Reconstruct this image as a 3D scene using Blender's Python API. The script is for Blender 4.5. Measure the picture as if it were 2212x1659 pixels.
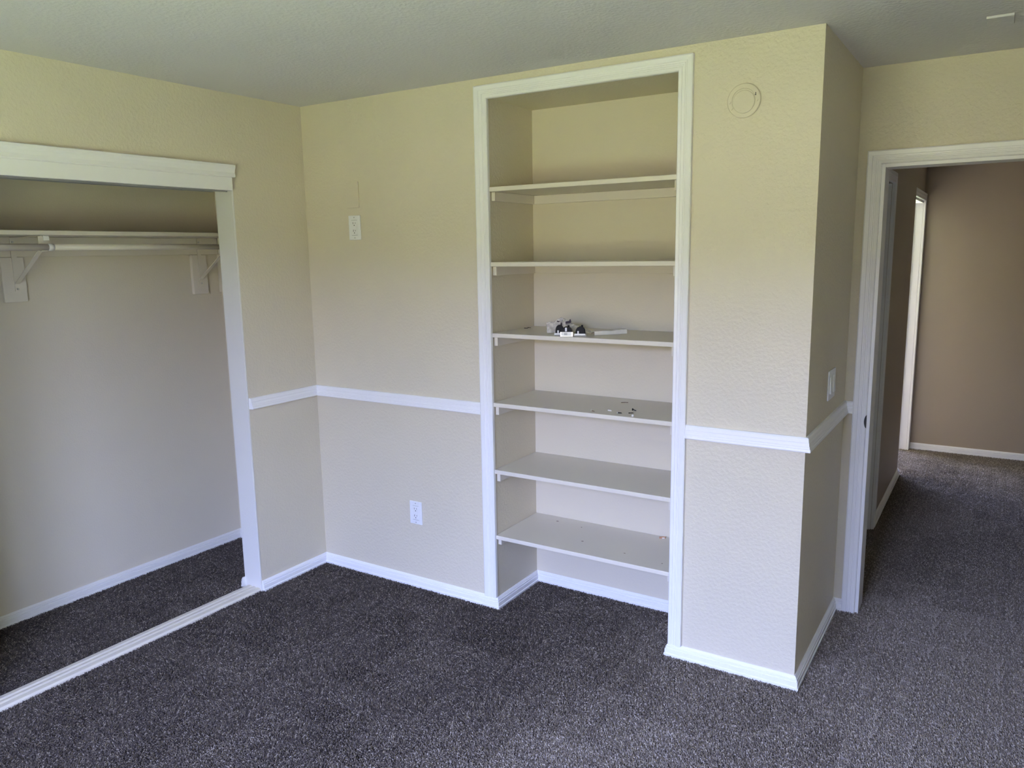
import bpy, bmesh, math, random
from mathutils import Vector, Matrix

random.seed(7)
sc = bpy.context.scene
C = sc.collection
for o in list(bpy.data.objects):
    bpy.data.objects.remove(o, do_unlink=True)

# ------------------------------------------------------------------ camera
F_PX, W_PX = 1678.11, 2212.0
cam_d = bpy.data.cameras.new('camera')
cam = bpy.data.objects.new('camera', cam_d)
C.objects.link(cam)
cam_d.sensor_fit = 'HORIZONTAL'
cam_d.sensor_width = 36.0
cam_d.lens = F_PX / W_PX * 36.0
cam_d.clip_start = 0.02
R_ = Vector((0.84604352, 0.53287467, -0.01596725))
U_ = Vector((-0.07626721, 0.15062344, 0.98564491))
F_ = Vector((-0.52763025, 0.83268071, -0.16807485))
m = Matrix((R_, U_, -F_)).transposed().to_4x4()
m.translation = Vector((3.1111, -2.9348, 1.6964))
cam.matrix_world = m
sc.camera = cam

# ------------------------------------------------------------------ sky, sun, exposure
wd = bpy.data.worlds.new('sky')
sc.world = wd
wd.use_nodes = True
bg = wd.node_tree.nodes['Background']
bg.inputs['Color'].default_value = (0.46, 0.545, 1.0, 1)
bg.inputs['Strength'].default_value = 9.2

sun_d = bpy.data.lights.new('sun', 'SUN')
sun_d.energy = 16.0
sun_d.angle = math.radians(2)
sun_d.color = (1.0, 0.95, 0.86)
sun = bpy.data.objects.new('sun', sun_d)
C.objects.link(sun)
sun.location = (8, 0, 12)
sun.rotation_euler = Vector((0.52, 0.50, 0.69)).to_track_quat('Z', 'Y').to_euler()   # high, from behind the house

sc.view_settings.view_transform = 'Standard'
sc.view_settings.look = 'None'
sc.view_settings.gamma = 1.0
sc.view_settings.use_curve_mapping = False
sc.view_settings.exposure = 2.40
try:
    sc.cycles.use_denoising = True
    sc.cycles.adaptive_threshold = 0.02
    sc.cycles.max_bounces = 8
    sc.cycles.diffuse_bounces = 6
    sc.cycles.transparent_max_bounces = 8
    sc.cycles.caustics_reflective = False
    sc.cycles.caustics_refractive = False
except Exception:
    pass

# ------------------------------------------------------------------ dimensions (metres)
H = 2.44
L = 2.5315          # face of the return wall beside the pier
D = 0.805           # door wall plane
YW = -3.45          # window wall behind the camera
XR = 3.85           # right wall
NX0, NX1 = 1.149, 2.022      # niche side walls
CX0, CX1 = 1.0852, 2.0747    # niche casing outer edges
IX0, IX1 = 1.1523, 2.0184    # niche casing inner edges
ND = 0.377          # niche depth
CT, IT, NT = 2.407, 2.349, 2.354
AY = -0.4525        # closet opening edge
CLB = -0.7465       # closet back
CLS = 0.012         # closet right side
CLY = -1.80         # closet opening other edge
WT = 0.119
ZR, RH = 1.004, 0.0545
BH = 0.052
JX = 2.643          # door opening left face
JX1 = 3.443
DT = 2.024          # door opening top
HX = 2.5297         # hall left wall
HB = 4.2656         # hall back wall

# ------------------------------------------------------------------ materials
def nt(name):
    mt = bpy.data.materials.new(name)
    mt.use_nodes = True
    n = mt.node_tree
    return mt, n, n.nodes['Principled BSDF']

def paint(name, col, rough=0.5, bump=0.0, scale=90.0, dist=0.002, vary=0.03, spec=0.5, grain=None):
    """wall or trim paint: slight colour variation, orange-peel or brush relief"""
    mt, n, b = nt(name)
    tc = n.nodes.new('ShaderNodeTexCoord')
    b.inputs['Roughness'].default_value = rough
    b.inputs['Specular IOR Level'].default_value = spec
    big = n.nodes.new('ShaderNodeTexNoise'); big.inputs['Scale'].default_value = 1.7; big.inputs['Detail'].default_value = 3
    n.links.new(tc.outputs['Object'], big.inputs['Vector'])
    rp = n.nodes.new('ShaderNodeValToRGB')
    rp.color_ramp.elements[0].position = 0.3; rp.color_ramp.elements[1].position = 0.7
    rp.color_ramp.elements[0].color = (*[c * (1 - vary) for c in col], 1)
    rp.color_ramp.elements[1].color = (*[min(1, c * (1 + vary)) for c in col], 1)
    n.links.new(big.outputs['Fac'], rp.inputs['Fac'])
    n.links.new(rp.outputs['Color'], b.inputs['Base Color'])
    if bump > 0:
        mp = n.nodes.new('ShaderNodeMapping')
        if grain: mp.inputs['Scale'].default_value = grain
        n.links.new(tc.outputs['Object'], mp.inputs['Vector'])
        no = n.nodes.new('ShaderNodeTexNoise'); no.inputs['Scale'].default_value = scale
        no.inputs['Detail'].default_value = 2.5; no.inputs['Roughness'].default_value = 0.55
        n.links.new(mp.outputs['Vector'], no.inputs['Vector'])
        r2 = n.nodes.new('ShaderNodeValToRGB')
        r2.color_ramp.elements[0].position = 0.38; r2.color_ramp.elements[1].position = 0.66
        n.links.new(no.outputs['Fac'], r2.inputs['Fac'])
        bp = n.nodes.new('ShaderNodeBump'); bp.inputs['Strength'].default_value = bump; bp.inputs['Distance'].default_value = dist
        n.links.new(r2.outputs['Color'], bp.inputs['Height'])
        n.links.new(bp.outputs['Normal'], b.inputs['Normal'])
    return mt

def plain(name, col, rough=0.4, metal=0.0, spec=0.5):
    mt, n, b = nt(name)
    tc = n.nodes.new('ShaderNodeTexCoord')
    no = n.nodes.new('ShaderNodeTexNoise'); no.inputs['Scale'].default_value = 60
    n.links.new(tc.outputs['Object'], no.inputs['Vector'])
    mx = n.nodes.new('ShaderNodeMix'); mx.data_type = 'RGBA'
    mx.inputs['A'].default_value = (*[c * 0.93 for c in col], 1)
    mx.inputs['B'].default_value = (*[min(1, c * 1.05) for c in col], 1)
    n.links.new(no.outputs['Fac'], mx.inputs['Factor'])
    n.links.new(mx.outputs['Result'], b.inputs['Base Color'])
    b.inputs['Roughness'].default_value = rough
    b.inputs['Metallic'].default_value = metal
    b.inputs['Specular IOR Level'].default_value = spec
    return mt

M_WALL = paint('beige_wall_paint', (0.66, 0.605, 0.475), 0.48, 0.35, 75, 0.0022, 0.02)
M_WALL_SMOOTH = paint('beige_niche_paint', (0.66, 0.605, 0.475), 0.5, 0.16, 110, 0.0015, 0.02)
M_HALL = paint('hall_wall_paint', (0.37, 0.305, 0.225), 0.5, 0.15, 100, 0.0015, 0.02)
M_CEIL = paint('ceiling_paint', (0.70, 0.685, 0.71), 0.8, 0.28, 70, 0.003, 0.02, 0.2)
M_TRIM = paint('white_trim_paint', (0.83, 0.83, 0.83), 0.38, 0.05, 12, 0.0005, 0.01, 0.5, (14, 14, 14))
M_CREAM = paint('cream_shelf_paint', (0.70, 0.655, 0.56), 0.42, 0.08, 90, 0.001, 0.02)
M_JAMB = paint('pale_jamb_paint', (0.76, 0.75, 0.71), 0.5, 0.2, 90, 0.0012, 0.02)
M_DOORP = paint('white_door_paint', (0.78, 0.78, 0.78), 0.4, 0.05, 60, 0.0005, 0.01)
M_PLATE = plain('white_plastic', (0.80, 0.81, 0.82), 0.3)
M_SLOT = plain('dark_slot', (0.02, 0.02, 0.025), 0.6)
M_STEEL = plain('steel', (0.55, 0.55, 0.55), 0.3, 1.0)
M_ALU = plain('aluminium_track', (0.42, 0.43, 0.44), 0.45, 0.7)
M_BLACK = plain('black_plastic', (0.008, 0.008, 0.010), 0.55, 0.0, 0.25)
M_BLACKM = plain('black_metal', (0.01, 0.01, 0.01), 0.45)
M_PAPER = plain('white_paper', (0.78, 0.76, 0.70), 0.7)
M_WOOD = plain('raw_wood', (0.55, 0.30, 0.16), 0.7)
M_CHIP = plain('brown_chip', (0.18, 0.12, 0.08), 0.8)
M_INK = plain('printed_ink', (0.08, 0.06, 0.08), 0.6)

def barcode_mat():
    mt, n, b = nt('barcode_label')
    tc = n.nodes.new('ShaderNodeTexCoord')
    sp = n.nodes.new('ShaderNodeSeparateXYZ'); n.links.new(tc.outputs['Generated'], sp.inputs['Vector'])
    no = n.nodes.new('ShaderNodeTexNoise'); no.noise_dimensions = '1D'; no.inputs['Scale'].default_value = 28
    n.links.new(sp.outputs['X'], no.inputs['W'])
    a = n.nodes.new('ShaderNodeMath'); a.operation = 'GREATER_THAN'; a.inputs[1].default_value = 0.5
    n.links.new(no.outputs['Fac'], a.inputs[0])
    c1 = n.nodes.new('ShaderNodeMath'); c1.operation = 'COMPARE'; c1.inputs[1].default_value = 0.45; c1.inputs[2].default_value = 0.16
    n.links.new(sp.outputs['X'], c1.inputs[0])
    c2 = n.nodes.new('ShaderNodeMath'); c2.operation = 'COMPARE'; c2.inputs[1].default_value = 0.5; c2.inputs[2].default_value = 0.34
    n.links.new(sp.outputs['Z'], c2.inputs[0])
    m1 = n.nodes.new('ShaderNodeMath'); m1.operation = 'MULTIPLY'; n.links.new(c1.outputs[0], m1.inputs[0]); n.links.new(c2.outputs[0], m1.inputs[1])
    m2 = n.nodes.new('ShaderNodeMath'); m2.operation = 'MULTIPLY'; n.links.new(m1.outputs[0], m2.inputs[0]); n.links.new(a.outputs[0], m2.inputs[1])
    mx = n.nodes.new('ShaderNodeMix'); mx.data_type = 'RGBA'
    mx.inputs['A'].default_value = (0.8, 0.8, 0.78, 1); mx.inputs['B'].default_value = (0.05, 0.05, 0.05, 1)
    n.links.new(m2.outputs[0], mx.inputs['Factor']); n.links.new(mx.outputs['Result'], b.inputs['Base Color'])
    b.inputs['Roughness'].default_value = 0.5
    return mt
M_BARCODE = barcode_mat()

def bag_mat():
    mt, n, b = nt('clear_plastic_film')
    b.inputs['Base Color'].default_value = (0.80, 0.76, 0.72, 1)
    b.inputs['Roughness'].default_value = 0.18
    tr = n.nodes.new('ShaderNodeBsdfTransparent')
    tc = n.nodes.new('ShaderNodeTexCoord')
    no = n.nodes.new('ShaderNodeTexNoise'); no.inputs['Scale'].default_value = 45; no.inputs['Detail'].default_value = 4
    n.links.new(tc.outputs['Object'], no.inputs['Vector'])
    mr = n.nodes.new('ShaderNodeMapRange'); mr.inputs['From Min'].default_value = 0.35; mr.inputs['From Max'].default_value = 0.7
    mr.inputs['To Min'].default_value = 0.40; mr.inputs['To Max'].default_value = 0.90
    n.links.new(no.outputs['Fac'], mr.inputs['Value'])
    mx = n.nodes.new('ShaderNodeMixShader')
    n.links.new(mr.outputs['Result'], mx.inputs['Fac'])
    n.links.new(tr.outputs['BSDF'], mx.inputs[1]); n.links.new(b.outputs['BSDF'], mx.inputs[2])
    n.links.new(mx.outputs['Shader'], n.nodes['Material Output'].inputs['Surface'])
    return mt
M_BAG = bag_mat()

def carpet_base():
    mt, n, b = nt('carpet_backing')
    tc = n.nodes.new('ShaderNodeTexCoord')
    vo = n.nodes.new('ShaderNodeTexNoise'); vo.inputs['Scale'].default_value = 260; vo.inputs['Detail'].default_value = 3
    n.links.new(tc.outputs['Object'], vo.inputs['Vector'])
    rp = n.nodes.new('ShaderNodeValToRGB')
    rp.color_ramp.elements[0].position = 0.35; rp.color_ramp.elements[1].position = 0.7
    rp.color_ramp.elements[0].color = (0.022, 0.019, 0.019, 1); rp.color_ramp.elements[1].color = (0.11, 0.10, 0.10, 1)
    n.links.new(vo.outputs['Fac'], rp.inputs['Fac']); n.links.new(rp.outputs['Color'], b.inputs['Base Color'])
    b.inputs['Roughness'].default_value = 0.95
    b.inputs['Specular IOR Level'].default_value = 0.1
    return mt
M_CARPET = carpet_base()

def pile_mat():
    mt, n, b = nt('carpet_yarn')
    at = n.nodes.new('ShaderNodeAttribute'); at.attribute_name = 'yarn'
    rp = n.nodes.new('ShaderNodeValToRGB')
    e = rp.color_ramp.elements
    e[0].position = 0.0; e[0].color = (0.052, 0.042, 0.036, 1)
    e[1].position = 1.0; e[1].color = (0.48, 0.43, 0.37, 1)
    k = e.new(0.45); k.color = (0.180, 0.150, 0.116, 1)
    n.links.new(at.outputs['Fac'], rp.inputs['Fac'])
    n.links.new(rp.outputs['Color'], b.inputs['Base Color'])
    b.inputs['Roughness'].default_value = 0.75
    b.inputs['Specular IOR Level'].default_value = 0.2
    return mt
M_PILE = pile_mat()

def lawn_mat():
    mt, n, b = nt('lawn_grass')
    tc = n.nodes.new('ShaderNodeTexCoord')
    no = n.nodes.new('ShaderNodeTexNoise'); no.inputs['Scale'].default_value = 1.5; no.inputs['Detail'].default_value = 6
    n.links.new(tc.outputs['Object'], no.inputs['Vector'])
    rp = n.nodes.new('ShaderNodeValToRGB')
    rp.color_ramp.elements[0].color = (0.22, 0.28, 0.09, 1); rp.color_ramp.elements[1].color = (0.37, 0.42, 0.17, 1)
    n.links.new(no.outputs['Fac'], rp.inputs['Fac']); n.links.new(rp.outputs['Color'], b.inputs['Base Color'])
    b.inputs['Roughness'].default_value = 0.9
    b.inputs['Specular IOR Level'].default_value = 0.1
    return mt
M_LAWN = lawn_mat()
M_BLOCKER_HEDGE = plain('dark_blocker_hedge', (0.05, 0.065, 0.03), 0.9)
M_BLOCKER_FENCE = plain('tan_blocker_fence', (0.30, 0.24, 0.16), 0.8)

# ------------------------------------------------------------------ helpers
def box(bm, x0, x1, y0, y1, z0, z1):
    x0, x1 = sorted((x0, x1)); y0, y1 = sorted((y0, y1)); z0, z1 = sorted((z0, z1))
    v = [bm.verts.new(p) for p in ((x0, y0, z0), (x1, y0, z0), (x1, y1, z0), (x0, y1, z0),
                                   (x0, y0, z1), (x1, y0, z1), (x1, y1, z1), (x0, y1, z1))]
    for f in ((3, 2, 1, 0), (4, 5, 6, 7), (0, 1, 5, 4), (1, 2, 6, 5), (2, 3, 7, 6), (3, 0, 4, 7)):
        bm.faces.new([v[i] for i in f])
    return v

def boxes(*bs):
    bm = bmesh.new()
    for b in bs: box(bm, *b)
    return bm

def obj(name, bm, mat, parent=None, bevel=0.0, smooth=False, seg=2):
    """link a bmesh given in world coordinates as one mesh object; under a parent it is moved into the parent's frame"""
    bmesh.ops.recalc_face_normals(bm, faces=bm.faces)
    me = bpy.data.meshes.new(name)
    off = Vector((0, 0, 0))
    if parent is not None:
        off = parent.matrix_world.translation if parent.parent is None else parent.parent.matrix_world.translation + parent.location
        off = world_off(parent)
        bmesh.ops.translate(bm, verts=bm.verts, vec=-off)
    bm.to_mesh(me); bm.free()
    o = bpy.data.objects.new(name, me)
    me.materials.append(mat)
    C.objects.link(o)
    if parent is not None: o.parent = parent
    if smooth:
        for p in me.polygons: p.use_smooth = True
    if bevel > 0:
        md = o.modifiers.new('edge', 'BEVEL'); md.width = bevel; md.segments = seg; md.limit_method = 'ANGLE'
        md.angle_limit = math.radians(40)
    return o

def world_off(o):
    v = Vector((0, 0, 0))
    while o is not None:
        v += o.location; o = o.parent
    return v

def thing(name, loc, label, cat, group=None, kind=None):
    o = bpy.data.objects.new(name, None)
    o.empty_display_size = 0.05
    C.objects.link(o)
    o.location = loc
    return tag(o, label, cat, group, kind)

def tag(o, label, cat, group=None, kind=None):
    o['label'] = label; o['category'] = cat
    if group: o['group'] = group
    if kind: o['kind'] = kind
    return o

def struct(name, bm, mat, label, cat, bevel=0.0):
    return tag(obj(name, bm, mat, None, bevel), label, cat, None, 'structure')

def recentre(o):
    """put a one-mesh thing's origin at the centre of its base"""
    me = o.data
    xs = [v.co for v in me.vertices]
    c = Vector(((min(v.x for v in xs) + max(v.x for v in xs)) / 2, (min(v.y for v in xs) + max(v.y for v in xs)) / 2, min(v.z for v in xs)))
    me.transform(Matrix.Translation(-c)); o.location = c
    return o

def run(bm, prof, p0, p1, n, m0=0.0, m1=0.0):
    """moulding: profile of (out, z) points swept from p0 to p1; n is the outward normal; m0/m1 = mitre (+1 inside corner, -1 outside corner)"""
    p0 = Vector(p0); p1 = Vector(p1); n = Vector(n); t = (p1 - p0).normalized()
    a = [bm.verts.new(p0 + n * o + Vector((0, 0, z)) + t * (m0 * o)) for o, z in prof]
    b = [bm.verts.new(p1 + n * o + Vector((0, 0, z)) - t * (m1 * o)) for o, z in prof]
    k = len(prof)
    for i in range(k):
        j = (i + 1) % k
        bm.faces.new((a[i], a[j], b[j], b[i]))
    bm.faces.new(a); bm.faces.new(list(reversed(b)))

def casing_run(bm, prof, p0, p1, out, wdir, m0=0.0, m1=0.0):
    """casing: profile of (across, out) points; wdir points from the inner edge to the outer edge"""
    p0 = Vector(p0); p1 = Vector(p1); out = Vector(out); wdir = Vector(wdir); t = (p1 - p0).normalized()
    a = [bm.verts.new(p0 + out * o + wdir * w - t * (m0 * w)) for w, o in prof]
    b = [bm.verts.new(p1 + out * o + wdir * w + t * (m1 * w)) for w, o in prof]
    k = len(prof)
    for i in range(k):
        j = (i + 1) % k
        bm.faces.new((a[i], a[j], b[j], b[i]))
    bm.faces.new(a); bm.faces.new(list(reversed(b)))

def tube(bm, p0, p1, r, seg=14, r1=None):
    p0 = Vector(p0); p1 = Vector(p1); d = (p1 - p0).normalized(); r1 = r if r1 is None else r1
    u = d.orthogonal().normalized(); w = d.cross(u)
    a = [bm.verts.new(p0 + (u * math.cos(2 * math.pi * i / seg) + w * math.sin(2 * math.pi * i / seg)) * r) for i in range(seg)]
    b = [bm.verts.new(p1 + (u * math.cos(2 * math.pi * i / seg) + w * math.sin(2 * math.pi * i / seg)) * r1) for i in range(seg)]
    for i in range(seg):
        bm.faces.new((a[i], a[(i + 1) % seg], b[(i + 1) % seg], b[i]))
    bm.faces.new(list(reversed(a))); bm.faces.new(b)

def bar(bm, p0, p1, w, t, side):
    """flat strap from p0 to p1: width w along `side`, thickness t"""
    p0 = Vector(p0); p1 = Vector(p1); d = (p1 - p0).normalized(); s = Vector(side).normalized(); u = d.cross(s).normalized()
    v = []
    for p in (p0, p1):
        for a, b in ((-1, -1), (1, -1), (1, 1), (-1, 1)):
            v.append(bm.verts.new(p + s * (a * w / 2) + u * (b * t / 2)))
    for f in ((3, 2, 1, 0), (4, 5, 6, 7), (0, 1, 5, 4), (1, 2, 6, 5), (2, 3, 7, 6), (3, 0, 4, 7)):
        bm.faces.new([v[i] for i in f])

def rbox(bm, x0, x1, y0, y1, z0, z1, r, axis='y', seg=3):
    """box with rounded corners in the plane across `axis`"""
    pts = []
    if axis == 'y': a0, a1, b0, b1 = x0, x1, z0, z1
    elif axis == 'x': a0, a1, b0, b1 = y0, y1, z0, z1
    else: a0, a1, b0, b1 = x0, x1, y0, y1
    for cx, cy, s in ((a1 - r, b1 - r, 0), (a0 + r, b1 - r, 90), (a0 + r, b0 + r, 180), (a1 - r, b0 + r, 270)):
        for k in range(seg + 1):
            t = math.radians(s + 90 * k / seg); pts.append((cx + r * math.cos(t), cy + r * math.sin(t)))
    def P(a, b, c):
        return (a, c, b) if axis == 'y' else ((c, a, b) if axis == 'x' else (a, b, c))
    c0, c1 = (y0, y1) if axis == 'y' else ((x0, x1) if axis == 'x' else (z0, z1))
    A = [bm.verts.new(P(a, b, c0)) for a, b in pts]; B = [bm.verts.new(P(a, b, c1)) for a, b in pts]
    k = len(pts)
    for i in range(k): bm.faces.new((A[i], A[(i + 1) % k], B[(i + 1) % k], B[i]))
    bm.faces.new(A); bm.faces.new(B)

# ------------------------------------------------------------------ room shell
FL = -0.010
struct('floor', boxes((-0.86, XR + 0.1, YW - 0.1, HB + 0.1, FL - 0.05, FL), (XR + 0.1, 5.7, D, HB + 0.1, FL - 0.05, FL), (0.9, 2.41, 2.8, 4.55, FL - 0.05, FL)), M_CARPET,
       'dark grey brown carpeted floor of the bedroom, closet and hall', 'floor')
struct('ceiling', boxes((-0.86, XR + 0.1, YW - 0.1, HB + 0.1, H, H + 0.12), (XR + 0.1, 5.7, D, HB + 0.1, H, H + 0.12), (0.9, 2.53, HB + 0.1, 4.55, H, H + 0.12)), M_CEIL,
       'grey white textured ceiling above the whole room', 'ceiling')

struct('wall_left', boxes((-WT, 0, AY, 0, FL, H), (-WT, 0, CLY, AY, 2.03, H), (-WT, 0, YW, CLY, FL, H)), M_WALL,
       'beige wall around the wide closet opening at left', 'wall')
struct('wall_closet_back', boxes((CLB - 0.1, CLB, -2.0, 0.12, FL, H)), M_WALL_SMOOTH,
       'shaded beige rear wall inside the open closet', 'wall')
struct('wall_closet_right', boxes((CLB, -WT, CLS, 0.12, FL, H)), M_WALL_SMOOTH,
       'narrow beige end wall inside the closet, beside the jamb', 'wall')
struct('wall_closet_left', boxes((CLB, -WT, -2.0, -1.9, FL, H)), M_WALL_SMOOTH,
       'beige end wall of the closet beyond the left picture edge', 'wall')
struct('wall_back', boxes((-WT, NX0, 0, 0.12, FL, H), (NX0, NX1, 0, 0.12, NT, H)), M_WALL,
       'beige wall with two outlets between the closet corner and the shelf niche', 'wall')
struct('wall_niche', boxes((NX0 - 0.1, NX0, 0.12, ND, FL, H), (NX0 - 0.1, NX1, ND, ND + 0.1, FL, H), (NX0, NX1, 0.12, ND, NT, H)), M_WALL_SMOOTH,
       'beige inner walls and top of the recessed shelf niche', 'wall')
struct('wall_pier', boxes((NX1, L, 0, D + 0.12, FL, H)), M_WALL,
       'bright beige pier between the shelf niche and the doorway', 'wall')
struct('wall_door', boxes((L, JX - 0.02, D, D + 0.12, FL, H), (JX - 0.02, JX1 + 0.02, D, D + 0.12, DT + 0.02, H), (JX1 + 0.02, XR + 0.1, D, D + 0.12, FL, H)), M_WALL,
       'beige wall above and around the open doorway to the hall', 'wall')
struct('wall_right', boxes((XR, XR + 0.1, YW, D, FL, H)), M_WALL,
       'beige side wall right of the camera, out of the picture', 'wall')
WX0, WX1, WZ0, WZ1 = 1.25, 2.90, 0.75, 2.12
struct('wall_front', boxes((-WT, WX0, YW - 0.1, YW, FL, H), (WX1, XR + 0.1, YW - 0.1, YW, FL, H), (WX0, WX1, YW - 0.1, YW, FL, WZ0), (WX0, WX1, YW - 0.1, YW, WZ1, H)), M_WALL,
       'beige window wall behind the camera', 'wall')

# hall and the side room that lights it
HD1, HD2 = 3.36, 4.195
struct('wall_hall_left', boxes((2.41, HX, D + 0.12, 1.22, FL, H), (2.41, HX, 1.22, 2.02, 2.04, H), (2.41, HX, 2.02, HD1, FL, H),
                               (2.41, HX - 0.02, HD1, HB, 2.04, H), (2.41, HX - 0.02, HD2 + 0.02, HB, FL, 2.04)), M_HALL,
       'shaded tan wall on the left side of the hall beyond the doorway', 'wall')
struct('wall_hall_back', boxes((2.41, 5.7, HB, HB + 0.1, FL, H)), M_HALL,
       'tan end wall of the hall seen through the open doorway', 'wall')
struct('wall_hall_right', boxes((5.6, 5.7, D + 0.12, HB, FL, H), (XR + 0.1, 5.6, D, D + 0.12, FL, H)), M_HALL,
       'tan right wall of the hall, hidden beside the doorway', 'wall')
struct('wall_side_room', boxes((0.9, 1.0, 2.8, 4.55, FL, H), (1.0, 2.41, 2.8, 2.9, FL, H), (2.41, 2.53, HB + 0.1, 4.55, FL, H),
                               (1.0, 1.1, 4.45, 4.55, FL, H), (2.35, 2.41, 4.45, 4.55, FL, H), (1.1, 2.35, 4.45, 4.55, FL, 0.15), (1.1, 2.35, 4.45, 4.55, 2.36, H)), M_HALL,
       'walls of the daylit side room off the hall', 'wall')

# outside ground
g = bmesh.new()
v = [g.verts.new(p) for p in ((-60, -60, -0.45), (60, -60, -0.45), (60, 60, -0.45), (-60, 60, -0.45))]
g.faces.new(v)
tag(obj('lawn', g, M_LAWN), 'sunlit green lawn outside the window behind the camera', 'lawn', None, 'structure')

t = thing('blocker_fence', (1.5, -11.0, -0.45), 'unseen tan board fence added outside the window to cut horizon light', 'fence')  # unseen fence, added to dim horizon light on the middle of the walls
for k in range(150):
    x = -28.5 + 0.4 * k
    obj('blocker_board', boxes((x, x + 0.39, -11.0, -10.975, -0.40, 2.05 + 0.01 * (k % 3))), M_BLOCKER_FENCE, t)

bm = bmesh.new()
hr = random.Random(4)
cols = []
for i in range(61):
    x = -30 + i
    hh = 2.9 + hr.uniform(-0.25, 0.25)
    cols.append([bm.verts.new(p) for p in ((x, -11.35 + hr.uniform(-.1, .1), -0.45), (x, -11.25 + hr.uniform(-.15, .15), hh * 0.6), (x, -11.6, hh), (x, -12.4, hh), (x, -12.7, -0.45))])
for a, b in zip(cols, cols[1:]):
    for k in range(4): bm.faces.new((a[k], a[k + 1], b[k + 1], b[k]))
tag(obj('blocker_hedge', bm, M_BLOCKER_HEDGE), 'unseen tall dark hedge added behind the fence to block low sky', 'hedge')  # unseen hedge, added to hide low sky and darken mid walls

# windows (out of the picture): frames only, sash open
def window_frame(name, x0, x1, y, z0, z1, label):
    w = thing(name, ((x0 + x1) / 2, y, z0), label, 'window', None, 'structure')
    f = 0.045
    obj('window_frame', boxes((x0, x1, y - 0.03, y + 0.03, z0, z0 + f), (x0, x1, y - 0.03, y + 0.03, z1 - f, z1),
                              (x0, x0 + f, y - 0.03, y + 0.03, z0 + f, z1 - f), (x1 - f, x1, y - 0.03, y + 0.03, z0 + f, z1 - f)), M_TRIM, w)
    xm = (x0 + x1) / 2
    obj('mullion', boxes((xm - 0.02, xm + 0.02, y - 0.025, y + 0.025, z0 + f, z1 - f)), M_TRIM, w)
window_frame('window_1', WX0, WX1, YW - 0.05, WZ0, WZ1, 'white framed bedroom window behind the camera')
window_frame('window_2', 1.1, 2.35, 4.50, 0.15, 2.36, 'white framed window of the side room off the hall')
for nm, x0, x1, y, z0, z1, rx in (('window_portal', WX0, WX1, YW - 0.1, WZ0, WZ1, 90), ('side_portal', 1.1, 2.35, 4.55, 0.15, 2.36, -90)):
    ld = bpy.data.lights.new(nm, 'AREA'); ld.shape = 'RECTANGLE'; ld.size = x1 - x0; ld.size_y = z1 - z0
    ld.cycles.is_portal = True
    lo = bpy.data.objects.new(nm, ld); C.objects.link(lo)
    lo.location = ((x0 + x1) / 2, y, (z0 + z1) / 2); lo.rotation_euler = (math.radians(rx), 0, 0)

# ------------------------------------------------------------------ baseboards
BP = [(0, FL), (0.019, FL), (0.0195, 0.0085), (0.0150, 0.0110), (0.0150, 0.0125), (0.0165, 0.0140), (0.0160, 0.0290), (0.0115, 0.0310), (0.0115, 0.0325), (0.0135, 0.0340), (0.0130, 0.0395), (0.0085, 0.0415), (0.0085, 0.0430), (0.0100, 0.0445), (0.0040, BH), (0, BH)]
def base(name, p0, p1, n, m0, m1, label, mat=None):
    bm = bmesh.new(); run(bm, BP, p0, p1, n, m0, m1)
    return struct(name, bm, mat or M_TRIM, label, 'baseboard')
base('baseboard_left', (0, AY, 0), (0, 0, 0), (1, 0, 0), 0, 1, 'short white ridged baseboard between the closet track and the corner')
base('baseboard_back', (0, 0, 0), (NX0, 0, 0), (0, -1, 0), 1, -1, 'white ridged baseboard under the wall outlet left of the niche')
base('baseboard_niche_left', (NX0, 0, 0), (NX0, ND, 0), (1, 0, 0), -1, 1, 'white baseboard on the left side inside the shelf niche')
base('baseboard_niche_back', (NX0, ND, 0), (NX1, ND, 0), (0, -1, 0), 1, 1, 'white baseboard along the back of the shelf niche')
base('baseboard_niche_right', (NX1, ND, 0), (NX1, 0, 0), (-1, 0, 0), 1, -1, 'white baseboard on the right side inside the shelf niche, hidden by the casing')
base('baseboard_pier', (NX1, 0, 0), (L, 0, 0), (0, -1, 0), -1, -1, 'white ridged baseboard under the bright pier')
base('baseboard_return', (L, 0, 0), (L, D, 0), (1, 0, 0), -1, 1, 'white baseboard on the shaded return wall below the light switch')
base('baseboard_door', (L, D, 0), (2.5703, D, 0), (0, -1, 0), 1, 0, 'tiny white baseboard piece between return wall and door casing')
base('baseboard_closet_back', (CLB, -1.9, 0), (CLB, CLS, 0), (1, 0, 0), 1, 1, 'pale shaded baseboard along the closet rear wall', M_JAMB)
base('baseboard_closet_right', (CLB, CLS, 0), (-WT, CLS, 0), (0, -1, 0), 1, 0, 'pale baseboard on the closet end wall', M_JAMB)
base('baseboard_closet_inner', (-WT, CLS, 0), (-WT, AY - 0.022, 0), (-1, 0, 0), 1, 0, 'pale baseboard behind the closet jamb, its cut end showing', M_JAMB)
base('baseboard_hall_left', (HX, 2.085, 0), (HX, HD1, 0), (1, 0, 0), 0, 0, 'white baseboard on the shaded left hall wall')
base('baseboard_hall_back', (HX - 0.0, HB, 0), (5.6, HB, 0), (0, -1, 0), 0, 0, 'white baseboard along the hall end wall')

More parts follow.
